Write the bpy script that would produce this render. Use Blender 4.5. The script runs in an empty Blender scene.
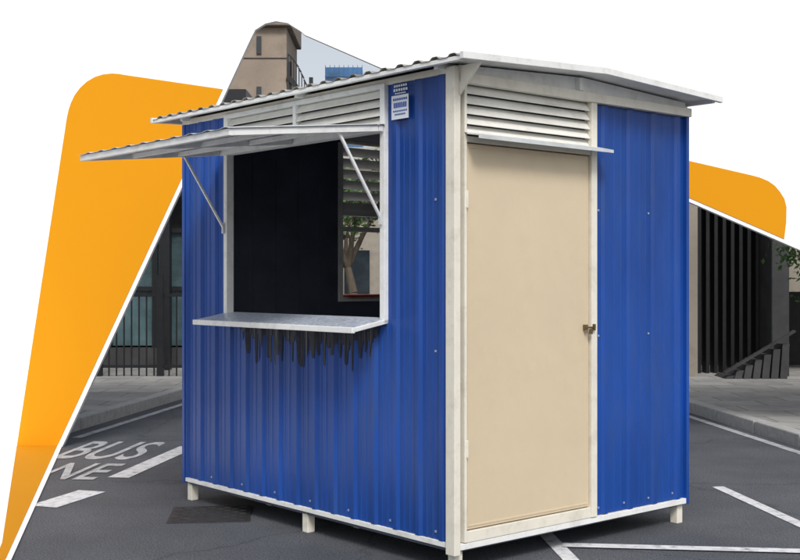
import bpy, bmesh, math, random
from mathutils import Vector, Matrix
random.seed(7)
scene = bpy.context.scene

# ------------------------------------------------------------ materials
def mat(name, col, rough=0.6, metal=0.0, var=0.15, vscale=3.0, bump=0.0, bscale=40.0,
        coat=0.0, spec=0.5, stretch=(1,1,1), dirt=None, dirt_amt=0.0, dirt_scale=1.5):
    m = bpy.data.materials.new(name); m.use_nodes = True
    nt = m.node_tree; N = nt.nodes; L = nt.links
    b = N['Principled BSDF']
    tc = N.new('ShaderNodeTexCoord')
    mp = N.new('ShaderNodeMapping'); mp.inputs['Scale'].default_value = stretch
    L.new(tc.outputs['Object'], mp.inputs['Vector'])
    n1 = N.new('ShaderNodeTexNoise'); n1.inputs['Scale'].default_value = vscale
    n1.inputs['Detail'].default_value = 8; n1.inputs['Roughness'].default_value = 0.65
    L.new(mp.outputs['Vector'], n1.inputs['Vector'])
    cr = N.new('ShaderNodeValToRGB')
    cr.color_ramp.elements[0].position = 0.3; cr.color_ramp.elements[1].position = 0.7
    cr.color_ramp.elements[0].color = tuple(c*(1-var) for c in col)+(1,)
    cr.color_ramp.elements[1].color = tuple(min(1,c*(1+var)) for c in col)+(1,)
    L.new(n1.outputs['Fac'], cr.inputs['Fac'])
    last = cr.outputs['Color']
    if dirt:
        n3 = N.new('ShaderNodeTexNoise'); n3.inputs['Scale'].default_value = dirt_scale
        n3.inputs['Detail'].default_value = 10; n3.inputs['Roughness'].default_value = 0.7
        L.new(mp.outputs['Vector'], n3.inputs['Vector'])
        r3 = N.new('ShaderNodeValToRGB')
        r3.color_ramp.elements[0].position = 0.5; r3.color_ramp.elements[0].color=(0,0,0,1)
        r3.color_ramp.elements[1].position = 0.75; r3.color_ramp.elements[1].color=(dirt_amt,)*3+(1,)
        L.new(n3.outputs['Fac'], r3.inputs['Fac'])
        mx = N.new('ShaderNodeMixRGB'); mx.inputs['Color2'].default_value = tuple(dirt)+(1,)
        L.new(r3.outputs['Color'], mx.inputs['Fac']); L.new(last, mx.inputs['Color1'])
        last = mx.outputs['Color']
    L.new(last, b.inputs['Base Color'])
    b.inputs['Roughness'].default_value = rough
    b.inputs['Metallic'].default_value = metal
    b.inputs['Specular IOR Level'].default_value = spec
    b.inputs['Coat Weight'].default_value = coat
    b.inputs['Coat Roughness'].default_value = 0.12
    if bump > 0:
        n2 = N.new('ShaderNodeTexNoise'); n2.inputs['Scale'].default_value = bscale
        n2.inputs['Detail'].default_value = 4
        L.new(mp.outputs['Vector'], n2.inputs['Vector'])
        bp = N.new('ShaderNodeBump'); bp.inputs['Strength'].default_value = 1.0
        bp.inputs['Distance'].default_value = bump
        L.new(n2.outputs['Fac'], bp.inputs['Height'])
        L.new(bp.outputs['Normal'], b.inputs['Normal'])
    return m

M = {}
M['blue'] = mat('blue_steel', (0.007,0.055,0.275), 0.38, 0.0, 0.28, 1.6, 0.006, 2.6, coat=0.05, spec=.38, stretch=(1,1,0.35), dirt=(0.035,0.075,0.19), dirt_amt=0.4, dirt_scale=5)
M['cream'] = mat('cream_door_paint', (0.61,0.505,0.355), 0.42, 0, 0.06, 1.2, 0.0012, 4, dirt=(0.42,0.34,0.23), dirt_amt=0.25, dirt_scale=2.5)
M['cream_frame'] = mat('cream_frame_paint', (0.72,0.69,0.60), 0.55, 0, 0.06, 6, 0.0006, 30, dirt=(0.40,0.35,0.26), dirt_amt=0.45, dirt_scale=9)
M['louvre'] = mat('louvre_paint', (0.74,0.73,0.68), 0.5, 0, 0.06, 6, 0.0006, 30, dirt=(0.42,0.38,0.32), dirt_amt=0.45, dirt_scale=7)
M['white_frame'] = mat('white_frame_paint', (0.75,0.76,0.75), 0.5, 0, 0.06, 6, 0.0006, 30, dirt=(0.38,0.35,0.3), dirt_amt=0.5, dirt_scale=9)
M['galv'] = mat('painted_roof_metal', (0.56,0.59,0.60), 0.5, 0.05, 0.15, 5, 0.001, 12, dirt=(0.28,0.27,0.25), dirt_amt=0.5)
M['roof'] = mat('roof_sheet', (0.36,0.34,0.31), 0.55, 0.1, 0.25, 5, 0.001, 20, dirt=(0.10,0.07,0.045), dirt_amt=0.9, dirt_scale=4)
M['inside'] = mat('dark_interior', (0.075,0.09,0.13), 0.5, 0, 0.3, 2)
M['counter'] = mat('counter_laminate', (0.40,0.45,0.53), 0.35, 0, 0.55, 45)
M['red'] = mat('red_laminate', (0.55,0.06,0.03), 0.5, 0, 0.1, 10)
M['counter_shade'] = mat('painted_counter_shade', (0.005,0.008,0.025), 0.3, 0, 0.4, 12, .002, 25)  # near-black colour standing in for shade and reflection below the counter
M['screw'] = mat('screw_metal', (0.5,0.55,0.65), 0.35, 0.6, 0.1, 10)
M['brass'] = mat('latch_metal', (0.2,0.15,0.08), 0.4, 0.8, 0.2, 40)
M['label'] = mat('label_white', (0.68,0.72,0.78), 0.4, 0, 0.03, 10)
M['ink'] = mat('label_ink', (0.03,0.08,0.35), 0.5, 0, 0.1, 10)
M['board_white'] = mat('board_white_paint', (0.93,0.93,0.93), 0.7, 0, 0.01, 1)
M['board_orange'] = mat('board_orange_paint', (0.68,0.282,0.007), 0.8, 0, 0.012, 1, spec=.12)
M['floor_orange'] = mat('floor_orange_paint', (0.57,0.238,0.006), 0.85, 0, 0.012, 1, spec=.1)
M['marking'] = mat('road_paint', (0.60,0.61,0.63), 0.7, 0, 0.15, 12, 0.001, 80, dirt=(0.10,0.10,0.11), dirt_amt=0.95, dirt_scale=14)
M['marking_worn'] = mat('worn_road_paint', (0.38,0.39,0.41), 0.8, 0, 0.3, 12, 0.001, 80, dirt=(0.09,0.09,0.095), dirt_amt=0.9, dirt_scale=7)
M['kerb'] = mat('kerb_granite', (0.36,0.36,0.35), 0.8, 0, 0.2, 14, 0.002, 60)
M['iron'] = mat('cast_iron', (0.035,0.035,0.037), 0.6, 0.3, 0.3, 20, 0.002, 60)
M['black'] = mat('black_metal', (0.012,0.013,0.015), 0.45, 0.2, 0.3, 10)
M['teal_glass'] = mat('teal_glass', (0.06,0.10,0.11), 0.12, 0.0, 0.6, 1.5)
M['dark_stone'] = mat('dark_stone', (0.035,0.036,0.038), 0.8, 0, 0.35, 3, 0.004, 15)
M['stone'] = mat('pale_stone', (0.27,0.24,0.20), 0.85, 0, 0.2, 3, 0.004, 15, dirt=(0.12,0.10,0.08), dirt_amt=0.7)
M['concrete'] = mat('concrete', (0.27,0.22,0.175), 0.85, 0, 0.25, 1.2, 0.01, 10, dirt=(0.12,0.095,0.07), dirt_amt=0.8, dirt_scale=.6)
M['win'] = mat('window_glass', (0.02,0.028,0.035), 0.1, 0, 0.4, 2)
M['blue_glass'] = mat('blue_glazing', (0.035,0.12,0.27), 0.2, 0, 0.5, .3)
M['bark'] = mat('bark', (0.10,0.08,0.06), 0.9, 0, 0.4, 12, 0.01, 30, stretch=(1,1,.3))
M['leaf'] = mat('leaves', (0.065,0.15,0.03), 0.6, 0, 0.6, 2.5)

# asphalt
def asphalt():
    m = bpy.data.materials.new('asphalt'); m.use_nodes=True
    nt=m.node_tree; N=nt.nodes; L=nt.links; b=N['Principled BSDF']
    tc=N.new('ShaderNodeTexCoord')
    def noise(s,d=6,r=.6):
        n=N.new('ShaderNodeTexNoise'); n.inputs['Scale'].default_value=s; n.inputs['Detail'].default_value=d
        n.inputs['Roughness'].default_value=r; L.new(tc.outputs['Object'],n.inputs['Vector']); return n
    def ramp(src,p0,c0,p1,c1):
        r=N.new('ShaderNodeValToRGB'); r.color_ramp.elements[0].position=p0; r.color_ramp.elements[1].position=p1
        r.color_ramp.elements[0].color=(*c0,1); r.color_ramp.elements[1].color=(*c1,1); L.new(src,r.inputs['Fac']); return r
    big=noise(.9,9,.68); a=ramp(big.outputs['Fac'],.3,(.044,.049,.059),.7,(.086,.092,.105))
    fine=noise(85,4,.8); f=ramp(fine.outputs['Fac'],.38,(.35,.35,.35),.64,(2.0,2.0,2.0))
    mx=N.new('ShaderNodeMixRGB'); mx.blend_type='MULTIPLY'; mx.inputs['Fac'].default_value=1
    L.new(a.outputs['Color'],mx.inputs['Color1']); L.new(f.outputs['Color'],mx.inputs['Color2'])
    v=N.new('ShaderNodeTexVoronoi'); v.feature='DISTANCE_TO_EDGE'; v.inputs['Scale'].default_value=.55
    wn=noise(2.5,5); va=N.new('ShaderNodeMixRGB'); va.inputs['Fac'].default_value=.25
    L.new(tc.outputs['Object'],va.inputs['Color1']); L.new(wn.outputs['Color'],va.inputs['Color2']); L.new(va.outputs['Color'],v.inputs['Vector'])
    cr=ramp(v.outputs['Distance'],0.0,(.5,.5,.5),.006,(1,1,1))
    m2=N.new('ShaderNodeMixRGB'); m2.blend_type='MULTIPLY'; m2.inputs['Fac'].default_value=.8
    L.new(mx.outputs['Color'],m2.inputs['Color1']); L.new(cr.outputs['Color'],m2.inputs['Color2'])
    L.new(m2.outputs['Color'],b.inputs['Base Color']); b.inputs['Roughness'].default_value=.78
    bp=N.new('ShaderNodeBump'); bp.inputs['Distance'].default_value=.006; L.new(fine.outputs['Fac'],bp.inputs['Height']); L.new(bp.outputs['Normal'],b.inputs['Normal'])
    return m
M['asphalt']=asphalt()

def paving():
    m = bpy.data.materials.new('paving_slabs'); m.use_nodes=True
    nt=m.node_tree; N=nt.nodes; L=nt.links; b=N['Principled BSDF']
    tc=N.new('ShaderNodeTexCoord')
    br=N.new('ShaderNodeTexBrick'); br.inputs['Scale'].default_value=1.0
    br.inputs['Brick Width'].default_value=.75; br.inputs['Row Height'].default_value=.5; br.inputs['Mortar Size'].default_value=.008
    br.inputs['Color1'].default_value=(.27,.265,.255,1); br.inputs['Color2'].default_value=(.34,.335,.32,1); br.inputs['Mortar'].default_value=(.12,.12,.11,1)
    L.new(tc.outputs['Object'],br.inputs['Vector'])
    n=N.new('ShaderNodeTexNoise'); n.inputs['Scale'].default_value=3; n.inputs['Detail'].default_value=10; n.inputs['Roughness'].default_value=.7
    L.new(tc.outputs['Object'],n.inputs['Vector'])
    mx=N.new('ShaderNodeMixRGB'); mx.blend_type='OVERLAY'; mx.inputs['Fac'].default_value=.6
    L.new(br.outputs['Color'],mx.inputs['Color1']); L.new(n.outputs['Fac'],mx.inputs['Color2'])
    L.new(mx.outputs['Color'],b.inputs['Base Color']); b.inputs['Roughness'].default_value=.85
    return m
M['paving']=paving()

# ------------------------------------------------------------ geometry helpers
def link(ob, parent=None):
    scene.collection.objects.link(ob)
    if parent: ob.parent = parent
    return ob
def empty(name, loc=(0,0,0), rz=0):
    e = bpy.data.objects.new(name, None); e.location=loc; e.rotation_euler=(0,0,rz); e.empty_display_size=.2
    scene.collection.objects.link(e); return e
def mesh_obj(name, verts, faces, m, parent=None, bevel=0, smooth=False, solid=0):
    me=bpy.data.meshes.new(name); me.from_pydata([tuple(v) for v in verts],[],faces)
    bm=bmesh.new(); bm.from_mesh(me); bmesh.ops.recalc_face_normals(bm,faces=bm.faces); bm.to_mesh(me); bm.free()
    me.materials.append(m)
    if smooth:
        for p in me.polygons: p.use_smooth=True
    ob=bpy.data.objects.new(name,me); link(ob,parent)
    if solid:
        s=ob.modifiers.new('s','SOLIDIFY'); s.thickness=solid; s.offset=0
    if bevel:
        b=ob.modifiers.new('b','BEVEL'); b.width=bevel; b.segments=2; b.limit_method='ANGLE'
    return ob
BF=[(0,3,2,1),(4,5,6,7),(0,1,5,4),(1,2,6,5),(2,3,7,6),(3,0,4,7)]
def boxdata(x0,x1,y0,y1,z0,z1):
    return [(x0,y0,z0),(x1,y0,z0),(x1,y1,z0),(x0,y1,z0),(x0,y0,z1),(x1,y0,z1),(x1,y1,z1),(x0,y1,z1)]
def box(name,x0,x1,y0,y1,z0,z1,m,parent=None,bevel=0.002):
    return mesh_obj(name,boxdata(x0,x1,y0,y1,z0,z1),BF,m,parent,bevel)
def beamdata(p0,p1,w,h,up=(0,0,1)):
    p0=Vector(p0);p1=Vector(p1); d=(p1-p0).normalized(); up=Vector(up)
    s=d.cross(up)
    if s.length<1e-4: s=d.cross(Vector((1,0,0)))
    s.normalize(); u=s.cross(d).normalized()
    v=[]
    for p in (p0,p1):
        for a,b in ((-1,-1),(1,-1),(1,1),(-1,1)): v.append(p+s*a*w/2+u*b*h/2)
    return v
def beam(name,p0,p1,w,h,m,parent=None,bevel=0.001,up=(0,0,1)):
    return mesh_obj(name,beamdata(p0,p1,w,h,up),BF,m,parent,bevel)
class Multi:
    def __init__(s): s.v=[]; s.f=[]
    def add(s,vs,fs=BF):
        o=len(s.v); s.v+= [tuple(v) for v in vs]; s.f+=[tuple(i+o for i in f) for f in fs]
    def box(s,*a): s.add(boxdata(*a))
    def beam(s,*a,**k): s.add(beamdata(*a,**k))
    def make(s,name,m,parent=None,bevel=0): return mesh_obj(name,s.v,s.f,m,parent,bevel)
def prism(name,pts,z0,z1,m,parent=None,bevel=0):
    n=len(pts); v=[(x,y,z0) for x,y in pts]+[(x,y,z1) for x,y in pts]
    f=[tuple(range(n))[::-1],tuple(range(n,2*n))]+[(i,(i+1)%n,n+(i+1)%n,n+i) for i in range(n)]
    return mesh_obj(name,v,f,m,parent,bevel)
def plate(name,pts,y0,y1,m,parent=None,bevel=0):
    n=len(pts); v=[(x,y0,z) for x,z in pts]+[(x,y1,z) for x,z in pts]
    f=[tuple(range(n)),tuple(range(n,2*n))[::-1]]+[(i,(i+1)%n,n+(i+1)%n,n+i) for i in range(n)]
    return mesh_obj(name,v,f,m,parent,bevel)
def sheet(name,pts,z,m,parent=None):
    return mesh_obj(name,[(x,y,z) for x,y in pts],[tuple(range(len(pts)))],m,parent)

# ------------------------------------------------------------ ground, pavements, markings
sheet('ground',[(-900,-300),(900,-300),(900,1500),(-900,1500)],0,M['asphalt'])
def strip(name,a,b,w,z=.004,m='marking',parent=None):
    a=Vector(a);b=Vector(b);d=(b-a).normalized();n=Vector((-d.y,d.x))*w/2
    return sheet(name,[a-n,b-n,b+n,a+n],z,M[m],parent)
pv=empty('pavement')
prism('slabs',[(-3.56,10.75),(-2.93,15),(-1.9,22),(-1.9,40),(-60,40),(-60,10.75)],-.02,.12,M['paving'],pv)
pv2=empty('pavement.001')
prism('slabs_b',[(4.35,5.1),(3.78,10.55),(3.46,13.6),(2.9,19),(2.9,40),(60,40),(60,5.1)],-.02,.12,M['paving'],pv2)
def kerbline(name,pts,w,parent):
    for i in range(len(pts)-1):
        a=Vector(pts[i]);b=Vector(pts[i+1]);L=(b-a).length;n=max(1,int(L/.9));
        mu=Multi()
        for k in range(n):
            p=a.lerp(b,k/n);q=a.lerp(b,(k+1)/n);g=(q-p).normalized()*.006
            mu.beam((p.x+g.x,p.y+g.y,.05),(q.x-g.x,q.y-g.y,.05),w,.15)
        mu.make(name,M['kerb'],parent,.012)
kerbline('kerb_stones',[(-3.48,10.8),(-2.85,15),(-1.82,22)],.15,pv)
kerbline('kerb_stones_b',[(4.27,5.1),(3.70,10.55),(3.38,13.6),(2.82,19)],.15,pv2)
strip('kerbside_line',(-3.12,11.2),(-2.3,16.6),.09,.004,'marking_worn')
strip('kerbside_line.001',(3.98,6),(3.12,13.9),.09,.004,'marking_worn')
strip('lane_stripe',(-2.17,8.95),(-1.93,10.62),.17)
strip('lane_stripe.001',(-2.40,7.80),(-2.22,8.38),.22)
strip('lane_stripe.002',(2.34,8.56),(2.52,7.0),.09)
strip('lane_stripe.003',(.85,7.25),(.99,5.6),.09)
strip('lane_stripe.004',(.93,6.66),(3.2,6.40),.10,.008)
def gtext(name,body,x,y,sx,sy,rz,m,z=.004):
    c=bpy.data.curves.new(name+'_c','FONT'); c.body=body; c.size=1; c.offset=.010
    t=bpy.data.objects.new(name+'_t',c); scene.collection.objects.link(t)
    bpy.context.view_layer.update()
    me=bpy.data.meshes.new_from_object(t.evaluated_get(bpy.context.evaluated_depsgraph_get()))
    bpy.data.objects.remove(t); me.materials.clear(); me.materials.append(m)
    o=bpy.data.objects.new(name,me); o.location=(x,y,z); o.scale=(sx,sy,1); o.rotation_euler=(0,0,rz); link(o); return o
gtext('bus_lane_lettering','BUS',-3.02,9.93,.44,1.50,-.10,M['marking_worn'])
gtext('bus_lane_lettering.001','LANE',-3.30,8.95,.40,1.10,-.10,M['marking_worn'],.005)
dc=empty('drain_cover',(-1.23,7.55,0),.1)
prism('cover_plate',[(-.26,-.26),(.26,-.26),(.26,.26),(-.26,.26)],-.01,.006,M['iron'],dc)
mu=Multi()
for i in range(9): 
    for j in range(9):
        if (i+j)%2==0: mu.box(-.23+i*.052,-.23+i*.052+.042,-.23+j*.052,-.23+j*.052+.018,.0055,.012)
mu.make('tread',M['iron'],dc)

# ------------------------------------------------------------ display board (white portal with orange panels)
bd=empty('display_board')
YB=10.60
plate('white_panel',[(-6.5,0),(-3.083,0),(-1.980,2.392),(-1.368,3.714),(-1.323,3.806),(-1.231,3.865),(-1.131,3.888),(-1.022,3.869),
      (-.912,3.80),(-.867,3.762),(3.649,1.799),(7.794,0),(9.5,0),(9.5,5.4),(-6.5,5.4)],YB,YB+.07,M['board_white'],bd)
plate('orange_panel',[(-3.494,.012),(-3.125,.012),(-2.018,2.392),(-1.615,3.265),(-2.509,3.395),(-2.560,3.404),(-2.627,3.409),(-2.710,3.400),(-2.782,3.377),(-2.858,3.333),(-2.919,3.276),
      (-2.968,3.210),(-3.001,3.140),(-3.024,3.070),(-3.038,3.003)],YB-.006,YB-.001,M['board_orange'],bd)
plate('orange_panel_b',[(2.189,2.711),(2.189,2.470),(3.503,1.899),(3.521,2.05),(3.524,2.191),(3.505,2.265),(3.466,2.328),(3.418,2.385),(3.357,2.428),(3.280,2.460),(3.193,2.483),(2.600,2.620)],
      YB-.006,YB-.001,M['board_orange'],bd)
for i,x in enumerate((-6.2,-4.4,8.9)):
    beam('rear_brace_%d'%i,(x,YB+1.7,.02),(x,YB+.1,3.6),.08,.08,M['white_frame'],bd)
fl=empty('painted_floor_panel')
sheet('white_paint',[(-6.5,YB),(-3.083,YB),(-2.114,6.33),(-1.86,5.2),(-6.5,5.2)],.010,M['board_white'],fl)
sheet('orange_paint',[(-3.494,YB-.007),(-3.125,YB-.007),(-2.145,6.33),(-1.90,5.2),(-1.95,5.2),(-2.20,6.33),(-2.291,6.69)],.014,M['floor_orange'],fl)

# ------------------------------------------------------------ KIOSK  (local x = short side, y = long side)
TH=math.atan2(.652,.758)
K=empty('portable_kiosk',(.285,6.02,0),TH)
LL=2.706; WW=1.971; Z0=.15; ZT=2.60
PITCH=.186
def prof(t0,t1,off,PT):
    base=math.floor(t0/PT)-1
    k=base
    raw=[]
    while k*PT<t1+PT:
        c=k*PT+off
        for fr,h in ((-.030,0),(-.014,.015),(.014,.015),(.030,0),(PT*.36,0),(PT*.36+.006,.003),(PT*.36+.016,.003),(PT*.36+.022,0),(PT*.62,0),(PT*.62+.006,.003),(PT*.62+.016,.003),(PT*.62+.022,0)):
            raw.append((c+fr,h))
        k+=1
    def h_at(t):
        for (a,ha),(b,hb) in zip(raw,raw[1:]):
            if a<=t<=b: return ha+(hb-ha)*(t-a)/max(b-a,1e-9)
        return 0
    return [(t0,h_at(t0))]+[(t,h) for t,h in raw if t0<t<t1]+[(t1,h_at(t1))]
def corr(name,t0,t1,z0,z1,axis,pos,sgn,off=.09,PT=PITCH):
    P=prof(t0,t1,off,PT); v=[];f=[]
    for t,h in P:
        for z in (z0,z1):
            o=pos+sgn*(h+.004)
            v.append((o,t,z) if axis=='x' else (t,o,z))
    for i in range(len(P)-1): f.append((2*i,2*i+2,2*i+3,2*i+1))
    return mesh_obj(name,v,f,M['blue'],K,solid=.0012)
corr('front_sheet_right',.035,.545,Z0+.01,ZT,'x',0,-1)
corr('front_sheet_left',2.175,LL,Z0+.01,ZT,'x',0,-1)
corr('front_sheet_below',.545,2.175,Z0+.01,1.27,'x',0,-1)
corr('door_side_sheet',1.10,WW,Z0+.01,2.545,'y',0,-1,off=.02,PT=.235)
corr('end_sheet_a',0,1.32,Z0+.01,ZT,'y',LL,1)
corr('end_sheet_b',1.32,1.90,Z0+.01,1.36,'y',LL,1)
corr('end_sheet_c',1.90,WW,Z0+.01,ZT,'y',LL,1)
corr('back_sheet',0,LL,Z0+.01,ZT,'x',WW,1)
# added dark strip imitating counter shade and reflection, ragged lower edge on sheet profile
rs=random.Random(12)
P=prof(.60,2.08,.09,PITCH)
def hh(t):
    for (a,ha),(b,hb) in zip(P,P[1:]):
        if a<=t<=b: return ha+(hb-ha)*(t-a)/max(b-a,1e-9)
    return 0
shade_streaks=[]
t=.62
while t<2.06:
    w_=rs.uniform(.018,.05); shade_streaks.append((t,w_,rs.uniform(.04,.19) if rs.random()<.7 else .03)); t+=w_*rs.uniform(.8,1.5)
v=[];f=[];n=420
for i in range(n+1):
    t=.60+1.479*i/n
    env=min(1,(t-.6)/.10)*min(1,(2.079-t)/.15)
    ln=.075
    for c,w_,l_ in shade_streaks:
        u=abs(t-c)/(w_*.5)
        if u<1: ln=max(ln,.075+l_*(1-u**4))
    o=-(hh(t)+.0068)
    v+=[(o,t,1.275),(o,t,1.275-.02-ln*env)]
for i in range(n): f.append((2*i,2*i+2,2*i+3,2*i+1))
mesh_obj('counter_shade_strip',v,f,M['counter_shade'],K,solid=.002)
# inner lining
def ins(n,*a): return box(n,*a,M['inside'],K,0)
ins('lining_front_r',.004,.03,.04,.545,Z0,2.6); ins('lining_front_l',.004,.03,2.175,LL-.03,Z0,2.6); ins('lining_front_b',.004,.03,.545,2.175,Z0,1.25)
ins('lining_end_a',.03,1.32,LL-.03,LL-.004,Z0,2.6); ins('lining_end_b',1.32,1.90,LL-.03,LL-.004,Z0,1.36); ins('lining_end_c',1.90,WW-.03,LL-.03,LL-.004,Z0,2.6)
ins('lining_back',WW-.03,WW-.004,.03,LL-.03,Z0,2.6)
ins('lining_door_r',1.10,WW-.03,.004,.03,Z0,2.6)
mu=Multi()
for k in range(6): mu.box(.12+k*.2,.135+k*.2,LL-.036,LL-.029,Z0,2.6)
mu.make('lining_ribs',M['inside'],K)
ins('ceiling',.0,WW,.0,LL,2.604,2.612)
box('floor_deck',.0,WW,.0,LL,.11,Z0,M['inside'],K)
mu=Multi()
for z in (1.36,1.90,2.02): mu.box(1.32,1.90,LL-.045,LL+.02,z,z+.035)
mu.box(1.30,1.335,LL-.05,LL+.022,1.36,2.58); mu.box(1.885,1.92,LL-.05,LL+.022,1.36,2.58)
for i in range(6):
    z=2.09+i*.085
    mu.beam((1.335,LL-.01,z),(1.885,LL-.01,z),.004,.075,up=(0,-.7,1))
mu.make('end_window_frame',M['white_frame'],K)
box('end_window_shelf',1.34,1.88,LL-.10,LL+.12,1.396,1.412,M['red'],K)
# chassis + legs
mu=Multi()
mu.box(-.018,.03,.0,LL,.130,.158); mu.box(.0,WW,-.026,.02,.124,.156); mu.box(0,WW,LL-.02,LL+.026,.124,.156); mu.box(WW-.03,WW+.018,0,LL,.124,.158)
for t in (.9,1.8): mu.box(.08,WW-.08,t,t+.05,.08,.109)
mu.make('chassis',M['white_frame'],K,.002)
mu=Multi()
for x in (.0,WW-.06):
    for y in (.0,1.29,LL-.062): 
        mu.box(x,x+.055,y,y+.055,.0,.129 if x==0 else .123)
mu.make('legs',M['cream_frame'],K,.004)
mu=Multi()
mu.box(-.030,.014,-.028,.040,.10,2.63)
mu.make('corner_post',M['cream_frame'],K,.003)
mu=Multi()
mu.box(WW-.004,WW+.024,-.030,.03,.12,2.6); mu.box(-.026,.02,LL-.01,LL+.024,.12,2.6); mu.box(WW-.01,WW+.026,LL-.01,LL+.026,.12,2.6)
mu.make('edge_trims',M['blue'],K,.002)
mu=Multi()
mu.box(-.022,.03,.03,LL+.03,2.60,2.635)
mu.box(.0,WW+.03,-.045,.0,2.548,2.60)
mu.box(0,WW+.03,LL,LL+.04,2.58,2.62)
mu.make('top_rails',M['cream_frame'],K,.002)
XR=WW/2
plate('gable_fill',[(.015,2.602),(WW,2.602),(WW,2.636),(XR,2.684),(.015,2.640)],-.018,-.004,M['white_frame'],K)
# window frame + louvres above
mu=Multi()
mu.box(-.034,.02,.530,.570,1.285,2.61)
mu.box(-.034,.02,2.140,2.180,1.285,2.61)
mu.box(-.033,.018,.570,2.140,2.345,2.385)
mu.box(-.033,.018,.570,2.140,2.585,2.612)
mu.box(-.030,.016,1.375,1.405,2.385,2.585)
mu.make('window_frame',M['white_frame'],K,.002)
mu=Multi()
for i in range(4):
    z=2.408+i*.05
    for a,b in ((.572,1.373),(1.407,2.138)):
        mu.beam((-.012,a,z),(-.012,b,z),.004,.058,up=(.75,0,1))
mu.make('window_louvres',M['louvre'],K)
# counter shelf, tipped slightly outward
def S(x,y,dz=0): return (x,y,1.312+.18*x+dz)
mu=Multi()
mu.beam(S(-.25,.53,-.014),S(-.25,2.19,-.014),.022,.032); mu.beam(S(.01,.56,-.012),S(.01,2.15,-.012),.02,.026)
for y in (.54,1.33,2.18): mu.beam(S(-.24,y,-.014),S(-.0,y,-.014),.02,.024)
mu.make('counter_frame',M['white_frame'],K,.003)
mesh_obj('counter_top',[S(-.243,.548,.0005),S(.0,.548,.0005),S(.0,2.172,.0005),S(-.243,2.172,.0005)],[(0,1,2,3)],M['counter'],K,solid=.004)
# awning
def A(a,y,dz=0): return (-.035-a, y, 2.362-.105*a+dz)
mu=Multi()
mu.beam(A(.985,.53),A(.985,2.19),.03,.034); mu.beam(A(.02,.53),A(.02,2.19),.03,.034)
for y in (.545,1.36,2.175): mu.beam(A(.04,y),A(.97,y),.03,.034)
for a in (.34,.66):
    mu.beam(A(a,.56),A(a,1.345),.025,.026); mu.beam(A(a,1.375),A(a,2.16),.025,.026)
mu.make('awning_frame',M['white_frame'],K,.002)
v=[];f=[];n=60
for i in range(n+1):
    y=.52+i*(1.68/n); h=.006 if (i%6) in (1,2) else 0
    v+= [A(-.0,y,.021+h),A(1.01,y,.021+h)]
for i in range(n): f.append((2*i,2*i+2,2*i+3,2*i+1))
mesh_obj('awning_sheet',v,f,M['galv'],K,solid=.0015)
for i,y in enumerate((.553,2.168)):
    beam('awning_stay_%d'%i,(-.04,y,1.865),A(.30,y,-.01),.014,.014,M['white_frame'],K)
    beam('stay_bracket_%d'%i,(-.045,y,1.83),(-.045,y,1.90),.02,.012,M['galv'],K)
# door + frame
box('door_leaf',.062,1.044,-.016,.02,.222,2.238,M['cream'],K,.004)
mu=Multi()
mu.box(.078,1.028,-.0185,-.0155,.236,.246); mu.box(.078,1.028,-.0185,-.0155,2.214,2.224); mu.box(.072,.080,-.0185,-.0155,.236,2.224); mu.box(1.026,1.034,-.0185,-.0155,.236,2.224)
mu.make('door_edge_bead',M['cream'],K,.001)
mu=Multi()
mu.box(.041,.058,-.030,.02,.16,2.548)
mu.box(1.050,1.098,-.034,.02,.16,2.548)
mu.box(.058,1.050,-.028,.02,.158,.216)
mu.box(.058,1.050,-.028,.02,2.244,2.275)
mu.make('door_frame',M['cream_frame'],K,.002)
mu=Multi()
for i in range(5):
    z=2.31+i*.053
    mu.beam((.06,-.004,z),(1.048,-.004,z),.004,.060,up=(0,.7,1))
mu.make('door_louvres',M['louvre'],K)
mesh_obj('door_canopy',[(.04,-.03,2.292),(1.12,-.03,2.292),(1.12,-.135,2.268),(.04,-.135,2.268),(1.12,-.135,2.252),(.04,-.135,2.252)],[(0,1,2,3),(3,2,4,5)],M['galv'],K,solid=.003)
mu=Multi()
mu.box(.985,1.075,-.044,-.034,1.248,1.258); mu.box(.99,1.002,-.048,-.017,1.238,1.270); mu.box(1.055,1.067,-.050,-.03,1.235,1.272); mu.box(1.012,1.034,-.056,-.044,1.215,1.245)
mu.make('door_latch',M['brass'],K,.002)
mu=Multi()
for z in (.6,1.9,): mu.box(.052,.064,-.036,-.024,z,z+.09)
mu.make('hinges',M['cream_frame'],K,.002)
mu=Multi()
def scr(x,y,z,ax):
    r=.006
    if ax=='x': mu.box(x-.006,x,y-r,y+r,z-r,z+r)
    else: mu.box(x-r,x+r,y-.006,y,z-r,z+r)
for x in (1.14,1.375,1.61,1.85):
    for z in (1.2,1.93):
        if x in (1.14,1.61): scr(x,-.004,z,'y')
    scr(x,-.004,.2,'y')
for k in range(0,15,2):
    y=k*PITCH+.09+.05
    if y<LL-.02:
        scr(-.004,y,.2,'x')
        if y<.5: scr(-.004,y,1.95,'x'); scr(-.004,y,1.15,'x')
mu.make('screws',M['screw'],K,.0015)
# label
box('label_plate',-.029,-.0265,.335,.475,2.40,2.53,M['label'],K,0)
mu=Multi()
for i,(a,b,z,h) in enumerate(((.345,.465,2.502,.012),(.350,.46,2.462,.028),(.345,.465,2.440,.008),(.36,.45,2.422,.008))):
    n=7
    for k in range(n):
        w=(b-a)/n; mu.box(-.0305,-.0292,a+k*w,a+k*w+w*.7,z,z+h)
mu.make('label_print',M['ink'],K)
mu=Multi()
for a,b,z,h in ((.35,.46,2.575,.012),(.345,.465,2.552,.014),(.36,.45,2.537,.007)):
    for k in range(6):
        w=(b-a)/6; mu.box(-.0285,-.0265,a+k*w,a+k*w+w*.65,z,z+h)
mu.make('label_print_b',M['label'],K)
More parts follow.
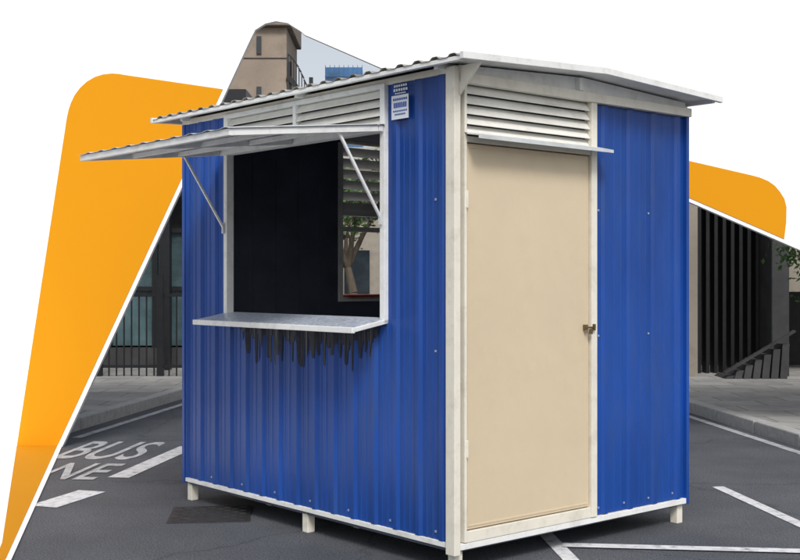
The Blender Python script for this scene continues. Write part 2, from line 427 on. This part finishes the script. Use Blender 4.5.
# roof
EO=.13; Y0=-.20; Y1=LL+.27; ZE=2.652; ZR=2.700
n=300; v=[];f=[]
for i in range(n+1):
    y=Y0+(Y1-Y0)*i/n
    ph=(y/.135)%1.0
    h=.015*(1 if ph<.28 else (1-(ph-.28)/.12 if ph<.40 else (0 if ph<.88 else (ph-.88)/.12)))
    v+=[(-EO,y,ZE+h),(XR,y,ZR+h),(WW+EO,y,ZE+h)]
for i in range(n):
    for k in (0,1): f.append((3*i+k,3*i+k+1,3*i+4+k,3*i+3+k))
mesh_obj('roof_sheets',v,f,M['roof'],K,solid=.002)
mu=Multi()
for yy in (Y0+.01,Y1-.01):
    mu.beam((-EO-.005,yy,ZE-.004),(XR,yy,ZR-.004),.028,.036); mu.beam((XR,yy,ZR-.004),(WW+EO+.005,yy,ZE-.004),.028,.036)
mu.beam((-EO+.02,Y0+.03,ZE-.012),(-EO+.02,Y1-.03,ZE-.012),.03,.022)
mu.beam((WW+EO-.05,Y0+.03,ZE-.015),(WW+EO-.05,Y1-.03,ZE-.015),.03,.022)
mu.make('roof_edge_rails',M['white_frame'],K,.002)
mu=Multi()
for yy in (.06,1.3,LL-.06):
    mu.beam((-EO+.05,yy,ZE-.020),(XR,yy,ZR-.022),.03,.03); mu.beam((XR,yy,ZR-.022),(WW+EO-.02,yy,ZE-.022),.03,.03)
mu.box(XR-.06,XR-.02,-.05,-.019,2.602,2.67)
mu.make('rafters',M['white_frame'],K)
mesh_obj('gable_soffit',[(-EO+.04,Y0+.02,ZE-.006),(XR,Y0+.02,ZR-.006),(WW+EO-.02,Y0+.02,ZE-.006),(WW+EO-.02,.02,ZE-.006),(XR,.02,ZR-.006),(-EO+.04,.02,ZE-.006)],[(0,1,4,5),(1,2,3,4)],M['white_frame'],K,solid=.002)
mesh_obj('roof_bracket',[(.0,-.03,2.48),(.0,-.03,2.63),(.0,-.19,2.63),(.012,-.03,2.48),(.012,-.03,2.63),(.012,-.19,2.63)],[(0,1,2),(3,5,4),(0,3,4,1),(1,4,5,2),(2,5,3,0)],M['cream_frame'],K)

# ------------------------------------------------------------ background buildings
g=empty('glazed_pavilion')
YG=19.0
box('core',-14,-2.6,YG+.5,YG+8,0,4.4,M['dark_stone'],g,0)
box('canopy',-14,-2.4,YG-.9,YG+.5,3.9,4.5,M['black'],g,0)
box('plinth',-14,-2.6,YG-.05,YG+.5,.1,.42,M['dark_stone'],g,0)
mu=Multi();gl=Multi()
x=-13.8
while x<-2.7:
    mu.box(x,x+.09,YG-.03,YG+.12,.1,3.9); gl.box(x+.09,x+.75,YG+.05,YG+.07,.45,2.3); x+=.75
for z in (1.35,2.3,2.9): mu.box(-14,-2.6,YG-.02,YG+.04,z,z+.07)
for x in (-5.2,-3.75,-8): mu.box(x,x+.16,YG-.9,YG-.72,.1,4.0)
for k in range(8): mu.beam((-4.6-.0*k+k*.25,YG-.4,3.9),(-4.0+k*.25,YG-.4,2.9-.02*k),.05,.07)
mu.make('mullions',M['black'],g); gl.make('glazing',M['teal_glass'],g)
f_=empty('iron_railing')
mu=Multi()
x=-9.0
while x<-2.6:
    mu.box(x,x+.02,17.0,17.02,.12,1.35); x+=.11
mu.box(-9,-2.6,16.99,17.03,1.28,1.32); mu.box(-9,-2.6,16.99,17.03,.24,.28)
for x in (-8,-6.2,-4.45,-3.55): mu.box(x,x+.09,16.95,17.06,.12,2.9 if x in(-4.45,) else 1.6)
mu.make('railing_bars',M['black'],f_)
d=empty('office_building')
YD=17.0
box('upper_storeys',3.2,16,YD,YD+8,3.3,7.5,M['stone'],d,0)
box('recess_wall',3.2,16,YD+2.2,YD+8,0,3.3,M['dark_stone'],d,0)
box('pier_a',3.9,4.33,YD-.12,YD+.6,.1,3.298,M['stone'],d,.02)
box('pier_b',5.42,5.68,YD-.06,YD+1.6,.1,3.298,M['dark_stone'],d,.02)
box('pier_c',6.9,7.5,YD-.1,YD+.6,.1,3.298,M['stone'],d,.02)
mu=Multi()
x=4.36
while x<5.40: mu.box(x,x+.05,YD+.5,YD+.75,.1,3.29); x+=.125
mu.make('fins',M['black'],d)
mu=Multi(); mu.box(5.69,6.9,YD+.4,YD+.5,1.35,3.28); mu.box(5.69,5.80,YD+.38,YD+.5,.1,1.35); mu.make('entrance_screen',M['stone'],d)
mu=Multi()
for i in range(7):
    a=4.62+i*.13
    mu.add([(a,YD-.5,.12),(a+.10,YD-.5,.12),(a+.10,YD+.1,.12),(a,YD+.1,.12),(a+.06,YD-.42,.16+i*.075),(a+.16,YD-.42,.16+i*.075),(a+.16,YD+.1,.16+i*.075),(a+.06,YD+.1,.16+i*.075)])
mu.make('ramp',M['dark_stone'],d)
beam('ramp_coping',(4.62,YD-.45,.20),(5.62,YD-.45,.80),.10,.03,M['dark_stone'],d)
mu=Multi()
for x in (5,7,9,11,13): mu.box(x,x+1.1,YD-.02,YD+.1,4.4,6.4)
mu.make('windows',M['win'],d)
t=empty('concrete_tower')
box('shaft',-9.1,-5.85,60,66,0,14.6,M['concrete'],t,.05)
box('crown',-8.1,-5.6,59.6,66,14.6,17.5,M['concrete'],t,.05)
box('side_wing',-16,-9.1,61,68,0,12.2,M['concrete'],t,.05)
mu=Multi()
for z in range(1,6): mu.box(-9.12,-5.83,59.95,60.0,z*2.6-.03,z*2.6)
mu.make('joints',M['dark_stone'],t)
mu=Multi()
for z in range(0,5):
    for x in (-15,-13,-11,-9.95): mu.box(x,x+.7,60.95,61.05,1+z*2.4,2.5+z*2.4)
for z in (8.2,10.6,13.2): mu.box(-7.4,-7.15,59.9,60.02,z,z+.9)
mu.make('windows',M['win'],t)
mu=Multi()
for i in range(9):
    x0=-5.8+i*.14; z=13.2-.02*i*i-.1*i
    mu.box(x0,x0+.05,60,60.05,z-1.2,z)
    mu.beam((x0,60,z),(x0+.14,60,z-.12-.03*i),.06,.08); mu.beam((x0,60,z-1.2),(x0+.14,60,z-1.32-.03*i),.3,.25)
mu.box(-4.7,-4.5,60,60.2,0,12.0); mu.box(-5.75,-5.6,60,60.2,0,12.8)
mu.make('escape_stair',M['black'],t)
b_=empty('glass_tower')
box('tower_body',-7.7,-3.9,120,126,0,23.5,M['blue_glass'],b_,0)
mu=Multi()
for i in range(9): mu.box(-7.7+i*.475-.03,-7.7+i*.475+.03,119.85,120,0,23.7)
for i in range(16): mu.box(-7.75,-3.85,119.8,119.84,i*1.5,i*1.5+.1)
mu.make('grid',M['blue_glass'],b_)
r=empty('stone_terrace')
box('terrace_body',-9,16,46,54,0,6.6,M['stone'],r,0)
mu=Multi()
for i in range(12):
    for z in (1.0,3.9): mu.box(-8.2+i*2,-7.2+i*2,45.9,46.05,z,z+1.7)
mu.make('windows',M['win'],r)
box('cornice',-9.1,16.1,45.7,46,6.2,6.75,M['kerb'],r,0)

# ------------------------------------------------------------ trees
def tree(name,loc,H,R,nleaf,seed,leafsize=.12,crown_lo=.45):
    rnd=random.Random(seed); root=empty(name,loc)
    verts=[];faces=[]; tips=[]
    def limb(p0,p1,r0,r1,seg=7):
        d=(p1-p0).normalized(); s=d.cross(Vector((.3,1,.1))).normalized(); u=s.cross(d)
        o=len(verts)
        for p,r_ in ((p0,r0),(p1,r1)):
            for k in range(seg):
                a=2*math.pi*k/seg; verts.append(p+s*math.cos(a)*r_+u*math.sin(a)*r_)
        for k in range(seg): faces.append((o+k,o+(k+1)%seg,o+seg+(k+1)%seg,o+seg+k))
    def grow(p,d,L,r_,lvl):
        q=p
        for s in range(3):
            d=(d+Vector((rnd.uniform(-.18,.18),rnd.uniform(-.18,.18),rnd.uniform(-.02,.12)))).normalized()
            n_=q+d*L/3; limb(q,n_,r_*(1-.15*s),r_*(1-.15*(s+1))); q=n_
        if lvl==0: tips.append(q); return
        for k in range(3 if lvl<3 else 5):
            a=rnd.uniform(0,6.28) if lvl<3 else k*1.257+.4; e=rnd.uniform(.5,.95)
            nd=(d*(1-e*.4)+Vector((math.cos(a),math.sin(a),.2))*e).normalized()
            grow(q,nd,L*rnd.uniform(.55,.75),r_*.5,lvl-1)
        if lvl<3: tips.append(q)
    grow(Vector((0,0,0)),Vector((0,0,1)),H*crown_lo,H*.035,3)
    mesh_obj('trunk',verts,faces,M['bark'],root,smooth=True)
    lv=[];lf=[]
    for i in range(nleaf):
        c=tips[rnd.randrange(len(tips))]+Vector((rnd.gauss(0,1),rnd.gauss(0,1),rnd.gauss(0,.8)))*R*.13
        a=Vector((rnd.gauss(0,1),rnd.gauss(0,1),rnd.gauss(0,1))).normalized(); b=a.cross(Vector((rnd.gauss(0,1),rnd.gauss(0,1),1))).normalized()
        s=leafsize*rnd.uniform(.6,1.2); o=len(lv)
        lv+=[c-a*s*.5,c+b*s*.28,c+a*s*.5,c-b*s*.28]; lf.append((o,o+1,o+2,o+3))
    mesh_obj('foliage',lv,lf,M['leaf'],root)
    return root
tree('street_tree',(-1.0,27,0),4.6,1.6,2200,3,.15,.40)
tree('street_tree.001',(4.78,12.0,.12),2.1,1.1,9000,11,.07,.42)

# ------------------------------------------------------------ light
sv=Vector((.16,-.98,0)).normalized(); el=math.radians(47)
sd=Vector((sv.x*math.cos(el),sv.y*math.cos(el),math.sin(el)))
sun=bpy.data.lights.new('sun','SUN'); sun.energy=2.3; sun.angle=math.radians(16); sun.color=(1,.97,.93)
so=bpy.data.objects.new('sun',sun); so.rotation_euler=(-sd).to_track_quat('-Z','Y').to_euler(); so.location=(3,-5,12); link(so)
w=bpy.data.worlds.new('World'); scene.world=w; w.use_nodes=True
nt=w.node_tree; bg=nt.nodes['Background']
sk=nt.nodes.new('ShaderNodeTexSky'); sk.sky_type='NISHITA'; sk.sun_disc=False
sk.sun_elevation=el; sk.sun_rotation=math.atan2(sv.x,sv.y); sk.dust_density=3.0; sk.air_density=1.0
hs=nt.nodes.new('ShaderNodeHueSaturation'); hs.inputs['Saturation'].default_value=.35
nt.links.new(sk.outputs['Color'],hs.inputs['Color']); nt.links.new(hs.outputs['Color'],bg.inputs['Color'])
bg.inputs['Strength'].default_value=.15

# ------------------------------------------------------------ camera
cam=bpy.data.cameras.new('camera'); cam.sensor_width=36; cam.lens=52.29; cam.clip_end=3000
co=bpy.data.objects.new('camera',cam); co.location=(0,0,1.525); co.rotation_euler=(math.radians(90),0,0); link(co)
scene.camera=co
scene.view_settings.view_transform='Standard'; scene.view_settings.look='None'; scene.view_settings.exposure=0
